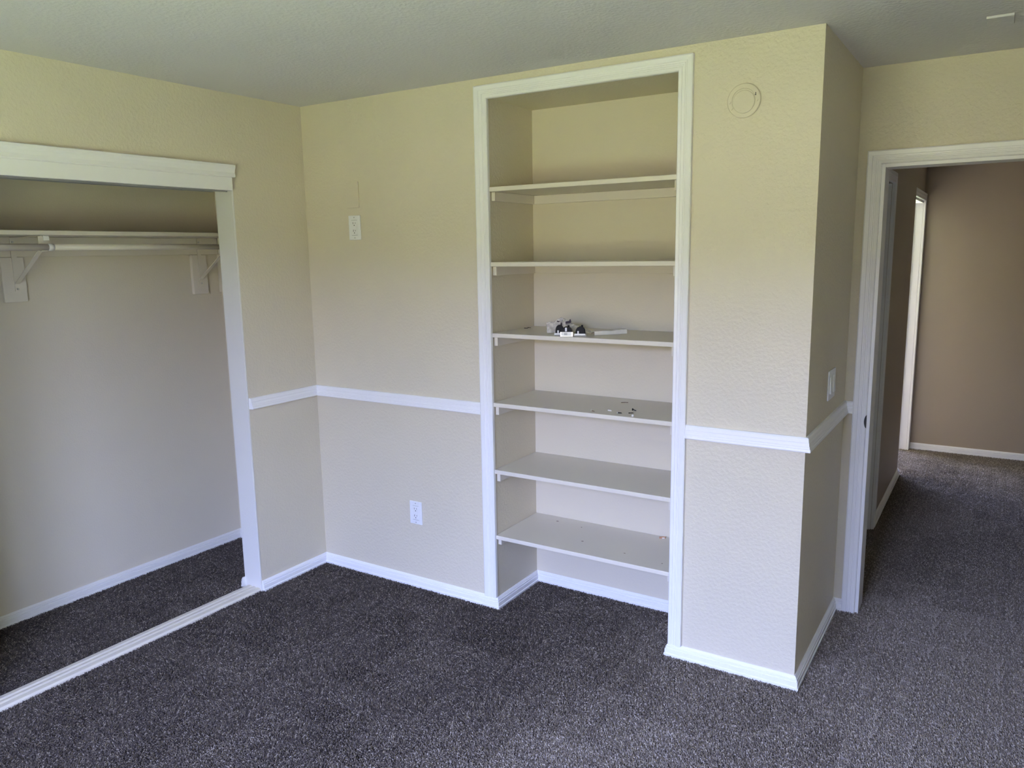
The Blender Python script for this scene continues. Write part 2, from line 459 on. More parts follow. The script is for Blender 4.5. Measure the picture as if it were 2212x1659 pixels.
# ------------------------------------------------------------------ chair rails
RP = [(0, ZR - RH), (0.021, ZR - RH), (0.0225, ZR - RH + 0.004), (0.0215, ZR - RH + 0.012), (0.019, ZR - RH + 0.0135), (0.0185, ZR - RH + 0.020),
      (0.0165, ZR - RH + 0.0225), (0.0155, ZR - RH + 0.034), (0.0135, ZR - RH + 0.036), (0.0125, ZR - 0.006), (0.010, ZR - 0.001), (0.008, ZR), (0, ZR)]
def rail(name, p0, p1, n, m0, m1, label):
    bm = bmesh.new(); run(bm, RP, p0, p1, n, m0, m1)
    return struct(name, bm, M_TRIM, label, 'chair rail')
rail('trim_1', (0, AY, 0), (0, 0, 0), (1, 0, 0), 0.35, 1, 'short white chair rail with cut end beside the closet opening')
rail('trim_2', (0, 0, 0), (CX0, 0, 0), (0, -1, 0), 1, 0, 'white chair rail from the room corner to the niche casing')
rail('trim_3', (CX1, 0, 0), (L, 0, 0), (0, -1, 0), 0, -1, 'white chair rail across the bright pier')
rail('trim_4', (L, 0, 0), (L, D, 0), (1, 0, 0), -1, 1, 'white chair rail running back along the shaded return wall')
rail('trim_5', (L, D, 0), (2.5703, D, 0), (0, -1, 0), 1, 0, 'tiny white chair rail piece ending at the door casing')

# ------------------------------------------------------------------ niche casing
def casing_prof(w):
    return [(0, 0), (0, 0.015), (0.003, 0.018), (w * 0.25, 0.0165), (w * 0.27, 0.0145), (w * 0.36, 0.0145), (w * 0.38, 0.0165), (w * 0.48, 0.0165),
            (w * 0.50, 0.0148), (w * 0.60, 0.0155), (w * 0.64, 0.018), (w * 0.92, 0.0195), (w, 0.017), (w, 0)]
def frame3(name, xl0, xl1, xr1, xr0, zi, zo, zb, y, label, cat, wall_n=(0, -1, 0)):
    t = thing(name, ((xl0 + xr0) / 2, y, zb), label, cat, None, 'structure')
    wl, wr, wt = xl1 - xl0, xr0 - xr1, zo - zi
    bm = bmesh.new(); casing_run(bm, casing_prof(wl), (xl1, y, zb), (xl1, y, zi), wall_n, (-1, 0, 0), 0, wt / wl)
    obj('casing_leg', bm, M_TRIM, t)
    bm = bmesh.new(); casing_run(bm, casing_prof(wr), (xr1, y, zb), (xr1, y, zi), wall_n, (1, 0, 0), 0, wt / wr)
    obj('casing_leg', bm, M_TRIM, t)
    bm = bmesh.new(); casing_run(bm, casing_prof(wt), (xl1, y, zi), (xr1, y, zi), wall_n, (0, 0, 1), wl / wt, wr / wt)
    obj('casing_head', bm, M_TRIM, t)
    return t
frame3('trim_6', CX0, IX0, IX1, CX1, IT, CT, BH, 0.0, 'tall white moulded casing framing the shelf niche', 'casing')

# ------------------------------------------------------------------ niche shelves
SY = -0.005
ST = 0.0195
SZ = [1.978, 1.6505, 1.3315, 1.0090, 0.6890, 0.3660]
SL = ['top shelf of the niche, empty and seen edge on from below',
      'second niche shelf from the top, bare and seen edge on at eye level',
      'third niche shelf from the top, carrying the plastic bag and black hardware',
      'fourth niche shelf from the top, strewn with small screws',
      'fifth niche shelf from the top, clean and empty board',
      'lowest niche shelf just above the carpet, with a wood chip']
for i, z in enumerate(SZ):
    t = thing('niche_shelf', ((NX0 + NX1) / 2, ND / 2, z - ST), 'cream painted ' + SL[i], 'shelf', 'shelves in the niche')
    obj('shelf_board', boxes((NX0 + 0.001, NX1 - 0.001, SY, ND - 0.001, z - ST, z)), M_CREAM, t, 0.002)
    cw, ch = 0.018, 0.040
    if i == 5: ch = 0.030
    obj('cleat', boxes((NX0 + 0.003, NX0 + 0.003 + cw, 0.012, ND - 0.02, z - ST - ch, z - ST - 0.0005)), M_CREAM, t, 0.0015)
    obj('cleat', boxes((NX1 - 0.003 - cw, NX1 - 0.003, 0.012, ND - 0.02, z - ST - ch, z - ST - 0.0005)), M_CREAM, t, 0.0015)
    obj('cleat', boxes((NX0 + 0.003, NX1 - 0.003, ND - 0.0195, ND - 0.001, z - ST - ch, z - ST - 0.0005)), M_CREAM, t, 0.0015)

# ------------------------------------------------------------------ closet jamb, header, tracks
struct('trim_7', boxes((-WT - 0.002, 0.002, AY - 0.008, AY + 0.0005, FL, 2.031)), M_JAMB, 'pale flat jamb lining the right edge of the closet opening', 'jamb', 0.0015)
t = thing('trim_8', (0.0, -1.5, 1.99), 'white two-step header board above the closet opening', 'header', None, 'structure')
bm = bmesh.new()
run(bm, [(0, 2.058), (0.031, 2.058), (0.034, 2.063), (0.0305, 2.078), (0.034, 2.094), (0.038, 2.103), (0.037, 2.113), (0.030, 2.116), (0, 2.116)], (0, CLY - 0.06, 0), (0, AY - 0.006, 0), (1, 0, 0))
obj('crown_board', bm, M_TRIM, t)
obj('face_board', boxes((0.0, 0.021, CLY - 0.05, AY - 0.016, 1.998, 2.0585)), M_TRIM, t, 0.0015)
t = thing('top_door_track', (-0.06, -1.5, 1.995), 'grey metal sliding door track under the closet header', 'track')
obj('track_channel', boxes((-0.105, -0.001, CLY + 0.01, AY - 0.03, 2.020, 2.0295), (-0.105, -0.101, CLY + 0.01, AY - 0.03, 1.996, 2.020),
                           (-0.055, -0.051, CLY + 0.01, AY - 0.03, 1.996, 2.020), (-0.006, -0.002, CLY + 0.01, AY - 0.03, 1.992, 2.020)), M_ALU, t)
t = thing('floor_door_track', (-0.05, -1.5, FL), 'cream ridged sliding door track on the carpet across the closet opening', 'track')
bm = bmesh.new()
run(bm, [(0, FL), (0.100, FL), (0.100, 0.006), (0.094, 0.013), (0.074, 0.015), (0.072, 0.006), (0.060, 0.006), (0.058, 0.015), (0.046, 0.015), (0.044, 0.006), (0.032, 0.006),
         (0.030, 0.015), (0.008, 0.014), (0.0, 0.008)], (-0.102, CLY + 0.01, 0), (-0.102, AY - 0.009, 0), (1, 0, 0))
obj('track_rail', bm, M_CREAM, t)

# ------------------------------------------------------------------ closet shelf, rod, brackets
t = thing('closet_shelf', (-0.59, -1.3, 1.798), 'cream closet shelf board above the hanging rod', 'shelf')
obj('shelf_board', boxes((CLB + 0.001, -0.41, -1.89, CLS - 0.001, 1.799, 1.8185)), M_CREAM, t, 0.002)
obj('wall_ledger', boxes((CLB + 0.001, CLB + 0.018, -1.89, CLS - 0.020, 1.708, 1.7985)), M_CREAM, t, 0.0015)
obj('end_cleat', boxes((CLB + 0.019, -0.42, CLS - 0.019, CLS - 0.001, 1.708, 1.7985)), M_CREAM, t, 0.0015)
obj('end_block', boxes((CLB + 0.005, -0.60, CLS - 0.019, CLS - 0.001, 1.492, 1.7075)), M_CREAM, t, 0.0015)

t = thing('hanging_rod', (-0.46, -1.3, 1.733), 'cream metal hanging rod below the closet shelf', 'rod')
bm = bmesh.new(); tube(bm, (-0.46, -1.075, 1.7475), (-0.46, CLS - 0.02, 1.7465), 0.0135, 18); obj('rod_tube', bm, M_CREAM, t, smooth=True)
bm = bmesh.new(); tube(bm, (-0.46, -1.89, 1.7500), (-0.46, -1.085, 1.7475), 0.0150, 18); obj('sleeve_tube', bm, M_CREAM, t, smooth=True)
bm = bmesh.new(); tube(bm, (-0.46, -1.090, 1.7475), (-0.46, -1.066, 1.7475), 0.0158, 18); obj('joint_ring', bm, M_JAMB, t, smooth=True)

def bracket(yc, yb0, yb1, zb, label, wall_plate_y, brace_dir):
    t = thing('rod_bracket', (CLB, yc, zb), label, 'bracket', 'brackets under the closet shelf')
    bm = bmesh.new(); rbox(bm, CLB + 0.001, CLB + 0.021, yb0, yb1, zb, 1.707, 0.006, 'x'); obj('backing_board', bm, M_CREAM, t, 0.003)
    bm = bmesh.new()
    bar(bm, (CLB + 0.0225, yc, 1.790), (CLB + 0.0225, yc, zb + 0.05), 0.022, 0.003, (0, 1, 0))
    obj('wall_strap', bm, M_CREAM, t)
    bm = bmesh.new()
    bar(bm, (CLB + 0.022, yc, 1.7965), (-0.455, yc, 1.7965), 0.022, 0.003, (0, 1, 0))
    obj('top_arm', bm, M_CREAM, t)
    bm = bmesh.new()
    bar(bm, (CLB + 0.024, yc, zb + 0.085), (-0.475, yc, 1.742), 0.020, 0.004, (0, 1, 0))
    obj('diagonal_brace', bm, M_CREAM, t)
    bm = bmesh.new()
    pts = []
    for k in range(8):
        a = math.radians(-190 + 20 * k)
        pts.append(Vector((-0.46 + 0.0175 * math.cos(a), yc, 1.7475 + 0.0175 * math.sin(a))))
    for k in range(7): bar(bm, pts[k], pts[k + 1], 0.022, 0.003, (0, 1, 0))
    bar(bm, pts[0], (-0.4775, yc, 1.7955), 0.022, 0.003, (0, 1, 0))
    obj('rod_hook', bm, M_CREAM, t)
    bm = bmesh.new()
    bar(bm, (-0.452, yc, 1.797), (-0.432, yc, 1.795), 0.024, 0.003, (0, 1, 0)); bar(bm, (-0.432, yc, 1.7965), (-0.429, yc, 1.776), 0.024, 0.003, (0, 1, 0))
    obj('arm_lip', bm, M_JAMB, t)
    for z in (1.775, zb + 0.06):
        bm = bmesh.new(); tube(bm, (CLB + 0.023, yc, z), (CLB + 0.0275, yc, z), 0.0045, 10); obj('screw', bm, M_STEEL, t)
    return t
bracket(-1.108, -1.168, -1.066, 1.503, 'cream rod bracket on its backing board near the left picture edge', -1.11, 1)
bracket(-0.135, -0.185, -0.088, 1.488, 'cream rod bracket on its backing board at the right end of the closet', -0.135, 1)

# ------------------------------------------------------------------ electrical plates on the back wall
def outlet(xc, zc, label):
    w, h = 0.078, 0.120
    t = thing('wall_outlet', (xc, 0, zc - h / 2), label, 'outlet', 'duplex outlets on the back wall')
    bm = bmesh.new(); box(bm, xc - w / 2, xc + w / 2, -0.0065, -0.0002, zc - h / 2, zc + h / 2); obj('cover_plate', bm, M_PLATE, t, 0.003, seg=3)
    bm = bmesh.new(); box(bm, xc - 0.0185, xc + 0.0185, -0.0078, -0.003, zc - 0.036, zc + 0.036); rec = obj('receptacle', bm, M_PLATE, t, 0.001)
    obj('seam', boxes((xc - 0.0195, xc + 0.0195, -0.0068, -0.004, zc + 0.036, zc + 0.0378)), M_ALU, t)
    obj('seam', boxes((xc - 0.0195, xc + 0.0195, -0.0068, -0.004, zc - 0.0378, zc - 0.036)), M_ALU, t)
    for s in (0.0175, -0.0195):
        obj('slot', boxes((xc - 0.0085, xc - 0.0060, -0.0080, -0.006, zc + s, zc + s + 0.010)), M_SLOT, rec)
        obj('slot', boxes((xc + 0.0060, xc + 0.0080, -0.0080, -0.006, zc + s + 0.001, zc + s + 0.009)), M_SLOT, rec)
        bm = bmesh.new(); tube(bm, (xc, -0.0080, zc + s - 0.006), (xc, -0.006, zc + s - 0.006), 0.0028, 12); obj('ground_hole', bm, M_SLOT, rec)
    for s in (0.050, -0.050):
        bm = bmesh.new(); tube(bm, (xc, -0.0074, zc + s), (xc, -0.005, zc + s), 0.0030, 12); obj('screw', bm, M_ALU, t)
outlet(0.3395, 1.826, 'white outlet high on the wall under the painted blank plate')
outlet(0.664, 0.395, 'white outlet low on the wall below the chair rail')

t = thing('blank_plate', (0.336, 0, 1.922), 'blank wall plate painted over in wall beige above the high outlet', 'cover plate')
obj('cover_plate', boxes((0.297, 0.3755, -0.0085, -0.0002, 1.922, 2.049)), M_WALL_SMOOTH, t, 0.0022)
for z in (1.945, 2.026):
    bm = bmesh.new(); tube(bm, (0.336, -0.0096, z), (0.336, -0.006, z), 0.0030, 12); obj('screw', bm, M_WALL_SMOOTH, t)

# round painted cover on the pier
t = thing('round_cover', (2.2635, 0, 2.157), 'round cover plate painted wall beige, high on the pier', 'cover plate')
def lathe_y(bm, prof, cx, cz, seg=48):
    rings = []
    for r, y in prof:
        rings.append([bm.verts.new((cx + r * math.cos(2 * math.pi * i / seg), y, cz + r * math.sin(2 * math.pi * i / seg))) for i in range(seg)])
    for a, b in zip(rings, rings[1:]):
        for i in range(seg): bm.faces.new((a[i], a[(i + 1) % seg], b[(i + 1) % seg], b[i]))
    bm.faces.new(rings[-1]); bm.faces.new(rings[0])
bm = bmesh.new(); lathe_y(bm, [(0.058, -0.0002), (0.0605, -0.004), (0.0600, -0.0065), (0.0575, -0.0085), (0.043, -0.0095), (0.0425, -0.0085), (0.0415, -0.0085), (0.0405, -0.0095)], 2.2635, 2.219)
obj('cover_disc', bm, M_WALL_SMOOTH, t)
bm = bmesh.new(); lathe_y(bm, [(0.041, -0.005), (0.0400, -0.0115), (0.0375, -0.0125)], 2.2640, 2.2145); obj('inner_cap', bm, M_WALL_SMOOTH, t)
for x, z in ((2.3115, 2.2165), (2.2130, 2.2164), (2.2200, 2.1945)):
    bm = bmesh.new(); tube(bm, (x, -0.0110, z), (x, -0.007, z), 0.0045, 12); obj('screw', bm, M_WALL_SMOOTH, t)
obj('slot', boxes((2.3045, 2.3070, -0.0100, -0.007, 2.2350, 2.2430), (2.3030, 2.3080, -0.0100, -0.007, 2.2330, 2.2355)), M_SLOT, t)

# double rocker switch on the return wall
t = thing('light_switch', (L, 0.435, 1.075), 'white double rocker light switch on the shaded return wall', 'switch')
obj('cover_plate', boxes((L + 0.0002, L + 0.0065, 0.368, 0.506, 1.075, 1.198)), M_PLATE, t, 0.003, seg=3)
for yc in (0.408, 0.466):
    bm = bmesh.new()
    v = [bm.verts.new(p) for p in ((L + 0.004, yc - 0.018, 1.100), (L + 0.004, yc + 0.018, 1.100), (L + 0.004, yc + 0.018, 1.173), (L + 0.004, yc - 0.018, 1.173),
                                   (L + 0.0125, yc - 0.018, 1.101), (L + 0.0125, yc + 0.018, 1.101), (L + 0.0075, yc + 0.018, 1.172), (L + 0.0075, yc - 0.018, 1.172))]
    for f in ((3, 2, 1, 0), (4, 5, 6, 7), (0, 1, 5, 4), (1, 2, 6, 5), (2, 3, 7, 6), (3, 0, 4, 7)): bm.faces.new([v[i] for i in f])
    obj('rocker', bm, M_PLATE, t, 0.001)

# ceiling cover plate
t = thing('ceiling_plate', (3.03, 0.292, 2.44), 'small rectangular cover plate painted like the ceiling, near the doorway', 'cover plate')
obj('cover_plate', boxes((2.990, 3.070, 0.2335, 0.352, 2.4315, 2.4399)), M_CEIL, t, 0.002)

# ------------------------------------------------------------------ doorway
frame3('trim_9', 2.5703, 2.6288, JX1 + 0.0142, JX1 + 0.0727, 2.038, 2.095, FL, D, 'white moulded casing around the open doorway', 'casing')
t = thing('door_1', ((JX + JX1) / 2, D + 0.06, FL), 'white door jamb lining the open doorway to the hall', 'doorway', None, 'structure')
obj('jamb', boxes((JX - 0.02, JX, D - 0.004, D + 0.124, FL, DT + 0.02)), M_TRIM, t, 0.001)
obj('jamb', boxes((JX1, JX1 + 0.02, D - 0.004, D + 0.124, FL, DT + 0.02)), M_TRIM, t, 0.001)
obj('head_jamb', boxes((JX, JX1, D - 0.004, D + 0.124, DT, DT + 0.02)), M_TRIM, t, 0.001)
bm = bmesh.new()
pts = [(0.0095 - 0.0095 * math.sin(math.pi * k / 12) ** 0.6, 0.889 + 0.060 * k / 12) for k in range(13)]
A = [bm.verts.new((2.6205 + u, D - 0.0212, z)) for u, z in pts]; B = [bm.verts.new((2.6205 + u, D - 0.012, z)) for u, z in pts]
for k in range(13): bm.faces.new((A[k], A[(k + 1) % 13], B[(k + 1) % 13], B[k]))
bm.faces.new(A); bm.faces.new(B)
sp = obj('strike_plate', bm, M_BLACKM, t); sp['label'] = 'black metal strike plate lip'

# hall doors
def hall_casing(name, y0, y1, near, far, x, label):
    w = 0.058
    t = thing(name, (x, (y0 + y1) / 2, FL), label, 'casing', None, 'structure')
    if near:
        bm = bmesh.new(); casing_run(bm, casing_prof(w), (x, y0, FL), (x, y0, 2.042), (1, 0, 0), (0, -1, 0), 0, 1); obj('casing_leg', bm, M_TRIM, t)
    bm = bmesh.new(); casing_run(bm, casing_prof(w), (x, y1, FL), (x, y1, 2.042), (1, 0, 0), (0, 1, 0), 0, 1); obj('casing_leg', bm, M_TRIM, t)
    bm = bmesh.new(); casing_run(bm, casing_prof(w), (x, y0, 2.042), (x, y1, 2.042), (1, 0, 0), (0, 0, 1), 1 if near else 0, 1); obj('casing_head', bm, M_TRIM, t)
hall_casing('trim_10', 1.22, 2.025, True, True, HX, 'white casing of the first hall door, in shade behind the jamb')
t = thing('door_2', (2.47, 1.62, FL), 'closed white door in the shaded left hall wall', 'door', None, 'structure')
obj('door_panel', boxes((2.455, 2.49, 1.225, 2.015, 0.005, 2.03)), M_DOORP, t, 0.002)
obj('jamb', boxes((2.41, HX - 0.001, 2.016, 2.0199, FL, 2.04)), M_DOORP, t)
hall_casing('trim_11', HD1 + 0.001, HD2, False, True, HX - 0.02, 'bright white casing of the daylit doorway at the end of the hall')
t = thing('door_3', (2.47, HD2, FL), 'white lit jamb of the side room doorway at the hall end', 'doorway', None, 'structure')
obj('jamb', boxes((2.40, HX - 0.021, HD2, HD2 + 0.0199, FL, 2.04)), M_TRIM, t)
obj('door_stop', boxes((2.44, 2.455, HD2 - 0.012, HD2 - 0.0002, FL, 2.04)), M_TRIM, t)
obj('head_jamb', boxes((2.40, HX - 0.021, HD1, HD2, 2.0255, 2.0399)), M_TRIM, t)

# ------------------------------------------------------------------ things left on the shelves
Z3, Z4, Z6 = SZ[2], SZ[3], SZ[5]

def fitting(xc, yc, rot, w, dp, label, kind):
    t = thing('hardware_fitting', (xc, yc, Z3), label, 'hardware', 'black hardware fittings on the third shelf')
    # built around the origin, then turned by the parent
    t.rotation_euler = (0, 0, rot)
    t.scale = (1.1, 1.0, 1.15)
    def part(name, bm, mat, bev=0.0, sm=False):
        bmesh.ops.recalc_face_normals(bm, faces=bm.faces)
        me = bpy.data.meshes.new(name); bm.to_mesh(me); bm.free(); me.materials.append(mat)
        if sm:
            for p in me.polygons: p.use_smooth = True
        o = bpy.data.objects.new(name, me); C.objects.link(o); o.parent = t
        if bev:
            md = o.modifiers.new('edge', 'BEVEL'); md.width = bev; md.segments = 2; md.limit_method = 'ANGLE'
        return o
    part('base_plate', boxes((-w / 2, w / 2, -dp / 2, dp / 2, 0.0003, 0.002), (-w / 2, -w / 2 + 0.0015, -dp / 2, dp / 2, 0.002, 0.011), (w / 2 - 0.0015, w / 2, -dp / 2, dp / 2, 0.002, 0.011)), M_STEEL, 0.0006)
    bm = bmesh.new()
    n = 9; hw = w / 2 - 0.004
    prof = [(-hw, 0.004)] + [(hw * math.cos(math.pi - math.pi * k / n) , 0.012 + (0.024 if kind != 'a' else 0.027) * math.sin(math.pi * k / n) ** 0.7) for k in range(n + 1)] + [(hw, 0.004)]
    A = [bm.verts.new((x, -dp / 2 + 0.006, z)) for x, z in prof]; B = [bm.verts.new((x, dp / 2 - 0.004, z)) for x, z in prof]
    for i in range(len(prof)): bm.faces.new((A[i], A[(i + 1) % len(prof)], B[(i + 1) % len(prof)], B[i]))
    bm.faces.new(A); bm.faces.new(B)
    part('black_body', bm, M_BLACK, 0.002)
    if kind == 'b':
        part('label_sticker', boxes((-w / 2 + 0.004, w / 2 - 0.006, -dp / 2 - 0.0012, -dp / 2 - 0.0002, 0.004, 0.0175)), M_BARCODE)
        part('front_plate', boxes((-w / 2, w / 2, -dp / 2 - 0.0001, -dp / 2 + 0.0015, 0.001, 0.018)), M_STEEL)
        bm = bmesh.new(); tube(bm, (0.012, 0, 0.026), (0.034, -0.01, 0.020), 0.0012, 8); part('wire_pin', bm, M_STEEL)
        part('rib', boxes((-0.006, 0.001, -dp / 2 + 0.003, -dp / 2 + 0.007, 0.02, 0.034)), M_ALU)
    else:
        part('white_tab', boxes((-w / 2, w / 2 - 0.003, -dp / 2 - 0.0015, -dp / 2 + 0.001, 0.004, 0.011), (-w / 2 + 0.012, -w / 2 + 0.018, -dp / 2 - 0.0015, -dp / 2 + 0.001, 0.011, 0.021)), M_PLATE, 0.0006)
    bm = bmesh.new(); tube(bm, (0.006, dp * 0.1, 0.034), (0.006, dp * 0.1, 0.041), 0.004, 10); part('top_knob', bm, M_BLACK)
    return t
fitting(1.476, 0.042, 0.50, 0.042, 0.055, 'small black fitting with white tab, leftmost of the hardware trio', 'a')
fitting(1.523, 0.022, 0.42, 0.050, 0.050, 'black fitting with white barcode label in the middle of the hardware trio', 'b')
fitting(1.573, 0.052, 0.42, 0.046, 0.048, 'black domed fitting with white T tab, rightmost of the hardware trio', 'c')

# crumpled clear bag
random.seed(11)
def crumple(name, x0, x1, y0, y1, nx, ny, hfun, amp, mat, seed, thick=0.0):
    rnd = random.Random(seed)
    bm = bmesh.new(); g = []
    for j in range(ny + 1):
        for i in range(nx + 1):
            u, w = i / nx, j / ny
            x = x0 + (x1 - x0) * u + rnd.uniform(-1, 1) * amp * 0.6
            y = y0 + (y1 - y0) * w + rnd.uniform(-1, 1) * amp * 0.6
            z = max(0.0012, hfun(u, w) + rnd.uniform(-1, 1) * amp)
            g.append(bm.verts.new((x, y, z)))
    for j in range(ny):
        for i in range(nx):
            a = j * (nx + 1) + i
            bm.faces.new((g[a], g[a + 1], g[a + nx + 2], g[a + nx + 1]))
    return bm
t = thing('plastic_bag', (1.445, 0.175, Z3), 'crumpled clear plastic bag behind the black hardware', 'bag')
t.rotation_euler = (0, 0, 0.56)
def local(name, bm, mat, parent, smooth=False, solid=0.0):
    bmesh.ops.recalc_face_normals(bm, faces=bm.faces)
    me = bpy.data.meshes.new(name); bm.to_mesh(me); bm.free(); me.materials.append(mat)
    if smooth:
        for p in me.polygons: p.use_smooth = True
    o = bpy.data.objects.new(name, me); C.objects.link(o); o.parent = parent
    if solid:
        md = o.modifiers.new('thickness', 'SOLIDIFY'); md.thickness = solid
    return o
def bagf(u, w):
    ridge = 0.058 * math.exp(-((u - 0.30) / 0.22) ** 2) + 0.034 * math.exp(-(u / 0.12) ** 2) + 0.030 * max(0, 1 - abs(u - 0.62) / 0.38)
    return 0.002 + ridge * (1 - abs(2 * w - 1.1) ** 1.6 * 0.85)
local('bag_film', crumple('bag', -0.095, 0.105, -0.042, 0.040, 24, 10, bagf, 0.0032, M_BAG, 3), M_BAG, t, False, 0.0004)
for k, (x0, y0, z0, w, h, a) in enumerate(((-0.050, -0.020, 0.052, 0.030, 0.006, -0.2), (-0.012, -0.030, 0.046, 0.026, 0.010, 0.15), (0.006, -0.024, 0.050, 0.007, 0.016, 0.5), (-0.034, -0.032, 0.036, 0.007, 0.024, -0.3))):
    bm = bmesh.new(); bar(bm, (x0, y0, z0), (x0 + w * math.cos(a), y0 + 0.004, z0 + w * math.sin(a)), h, 0.0008, (0, 0.2, 1))
    local('printed_mark', bm, M_INK, t)

# folded paper strip
t = thing('paper_strip', (1.652, 0.168, Z3), 'folded white paper strip lying right of the plastic bag', 'paper')
t.rotation_euler = (0, 0, 0.88)
bm = bmesh.new()
pr = random.Random(5); rows = []
for i in range(13):
    u = i / 12; x = -0.078 + 0.156 * u; wob = 0.0012 * math.sin(9 * u) + pr.uniform(-0.0006, 0.0006)
    top = 0.016 + 0.003 * u + wob
    rows.append([bm.verts.new(p) for p in ((x, -0.024 + wob, 0.0010 + 0.003 * max(0, u - 0.7)), (x, -0.022 + wob, top), (x + 0.002, 0.004, top + 0.001 + 0.006 * math.exp(-((u - 0.72) / 0.1) ** 2)), (x + 0.004, 0.026, 0.004 + 0.003 * math.sin(6 * u)))])
for p, q in zip(rows, rows[1:]):
    for k in range(3): bm.faces.new((p[k], p[k + 1], q[k + 1], q[k]))
local('paper_sheet', bm, M_PAPER, t, False, 0.0008)
bm = bmesh.new()
pts = [(-0.104, 0.060, 0.026), (-0.096, 0.040, 0.014), (-0.086, 0.022, 0.008), (-0.076, 0.000, 0.013)]
for p, q in zip(pts, pts[1:]): bar(bm, p, q, 0.012, 0.001, (1, 0.2, 0.3))
local('folded_tail', bm, M_PAPER, t)

# screws and anchors
def screw(name, x, y, z, ang, ln, r, hr, mat_s, mat_h, label, cat, group):
    t = thing(name, (x, y, z), label, cat, group)
    t.rotation_euler = (0, 0, ang)
    bm = bmesh.new(); tube(bm, (0, 0, hr), (ln * 0.75, 0, r + 0.0006), r, 8); tube(bm, (ln * 0.75, 0, r + 0.0006), (ln, 0, r * 0.6), r, 8, 0.0004)
    local('shank', bm, mat_s, t)
    bm = bmesh.new(); tube(bm, (-0.0015, 0, hr + 0.0002), (0.0022, 0, hr + 0.0002), hr, 12, r); local('screw_head', bm, mat_h, t)
    return t
G4 = 'loose screws on the fourth shelf'
screw('screw', 1.640, 0.022, Z4, 0.5, 0.016, 0.0016, 0.0055, M_CHIP, M_PAPER, 'white headed screw farthest left on the fourth shelf', 'screw', G4)
screw('wall_anchor', 1.698, 0.072, Z4, -0.2, 0.017, 0.0028, 0.0034, M_PAPER, M_PAPER, 'pale plastic wall anchor second from left on the fourth shelf', 'anchor', G4)
screw('screw', 1.755, 0.040, Z4, 0.35, 0.020, 0.0026, 0.0040, M_BLACKM, M_PAPER, 'thick black screw with pale head in the middle of the fourth shelf', 'screw', G4)
screw('screw', 1.790, 0.123, Z4, -0.1, 0.018, 0.0022, 0.0060, M_BLACKM, M_BLACKM, 'black screw with broad black head, rearmost of the close pair', 'screw', G4)
screw('screw', 1.800, 0.060, Z4, 0.85, 0.022, 0.0018, 0.0030, M_BLACKM, M_BLACKM, 'thin black screw just in front of the broad headed one', 'screw', G4)
t = thing('screw_cover', (1.8375, 0.012, Z4), 'round white plastic screw cover at the front edge of the fourth shelf', 'screw cover', G4)
bm = bmesh.new(); bmesh.ops.create_uvsphere(bm, u_segments=14, v_segments=8, radius=0.0055); bmesh.ops.translate(bm, verts=bm.verts, vec=(0, 0, 0.0052)); local('cap_dome', bm, M_PAPER, t, True)
t = thing('wood_sliver', (1.685, 0.270, Z4), 'thin brown wood sliver near the back of the fourth shelf', 'sliver')
bm = bmesh.new(); bar(bm, (-0.014, -0.006, 0.0016), (0.002, 0.001, 0.0026), 0.006, 0.0018, (0.3, -1, 0)); bar(bm, (0.002, 0.001, 0.0026), (0.014, 0.010, 0.0016), 0.005, 0.0016, (0.3, -1, 0)); local('sliver_piece', bm, M_CHIP, t)
G3 = 'tiny screws on the third shelf'
screw('screw', 1.180, 0.235, Z3, 0.4, 0.016, 0.0014, 0.0026, M_BLACKM, M_BLACKM, 'tiny dark screw at the left end of the third shelf, in front', 'screw', G3)
screw('screw', 1.182, 0.262, Z3, 0.9, 0.015, 0.0014, 0.0026, M_CHIP, M_BLACKM, 'tiny brown screw at the left end of the third shelf, behind', 'screw', G3)

t = thing('wood_chip', (1.846, 0.350, Z6), 'small raw wood chip at the back right of the lowest shelf', 'wood chip')
t.rotation_euler = (0, 0, 0.5)
bm = bmesh.new(); box(bm, -0.013, 0.013, -0.006, 0.006, 0.0002, 0.006); bm.verts.ensure_lookup_table(); bm.verts[5].co.z += 0.004; bm.verts[6].co.x += 0.004; local('chip_block', bm, M_WOOD, t)
bm = bmesh.new(); box(bm, -0.002, 0.010, -0.0068, -0.0055, 0.001, 0.0055); local('pale_face', bm, M_PAPER, t)
for k, (x, y, s) in enumerate(((1.3105, 0.3088, 0.005), (1.4537, 0.2916, 0.0028), (1.5416, 0.1297, 0.0045), (1.7699, 0.0928, 0.0035), (1.9555, 0.0678, 0.0028))):
    lab = ['dark crumb farthest left on the lowest shelf', 'tiny crumb second from left on the lowest shelf', 'thin crumb in the middle of the lowest shelf',
           'pale brown crumb near the front of the lowest shelf', 'tiny crumb at the right end of the lowest shelf'][k]
    bm = bmesh.new(); bar(bm, (-s, 0, 0.0008), (s, s * 0.5, 0.0008), s * 0.8, 0.0012, (0, 1, 0))
    me = bpy.data.meshes.new('crumb'); bmesh.ops.recalc_face_normals(bm, faces=bm.faces); bm.to_mesh(me); bm.free(); me.materials.append(M_CHIP)
    o = bpy.data.objects.new('crumb', me); C.objects.link(o); o.location = (x, y, Z6)
    tag(o, lab, 'crumb', 'crumbs on the lowest shelf')

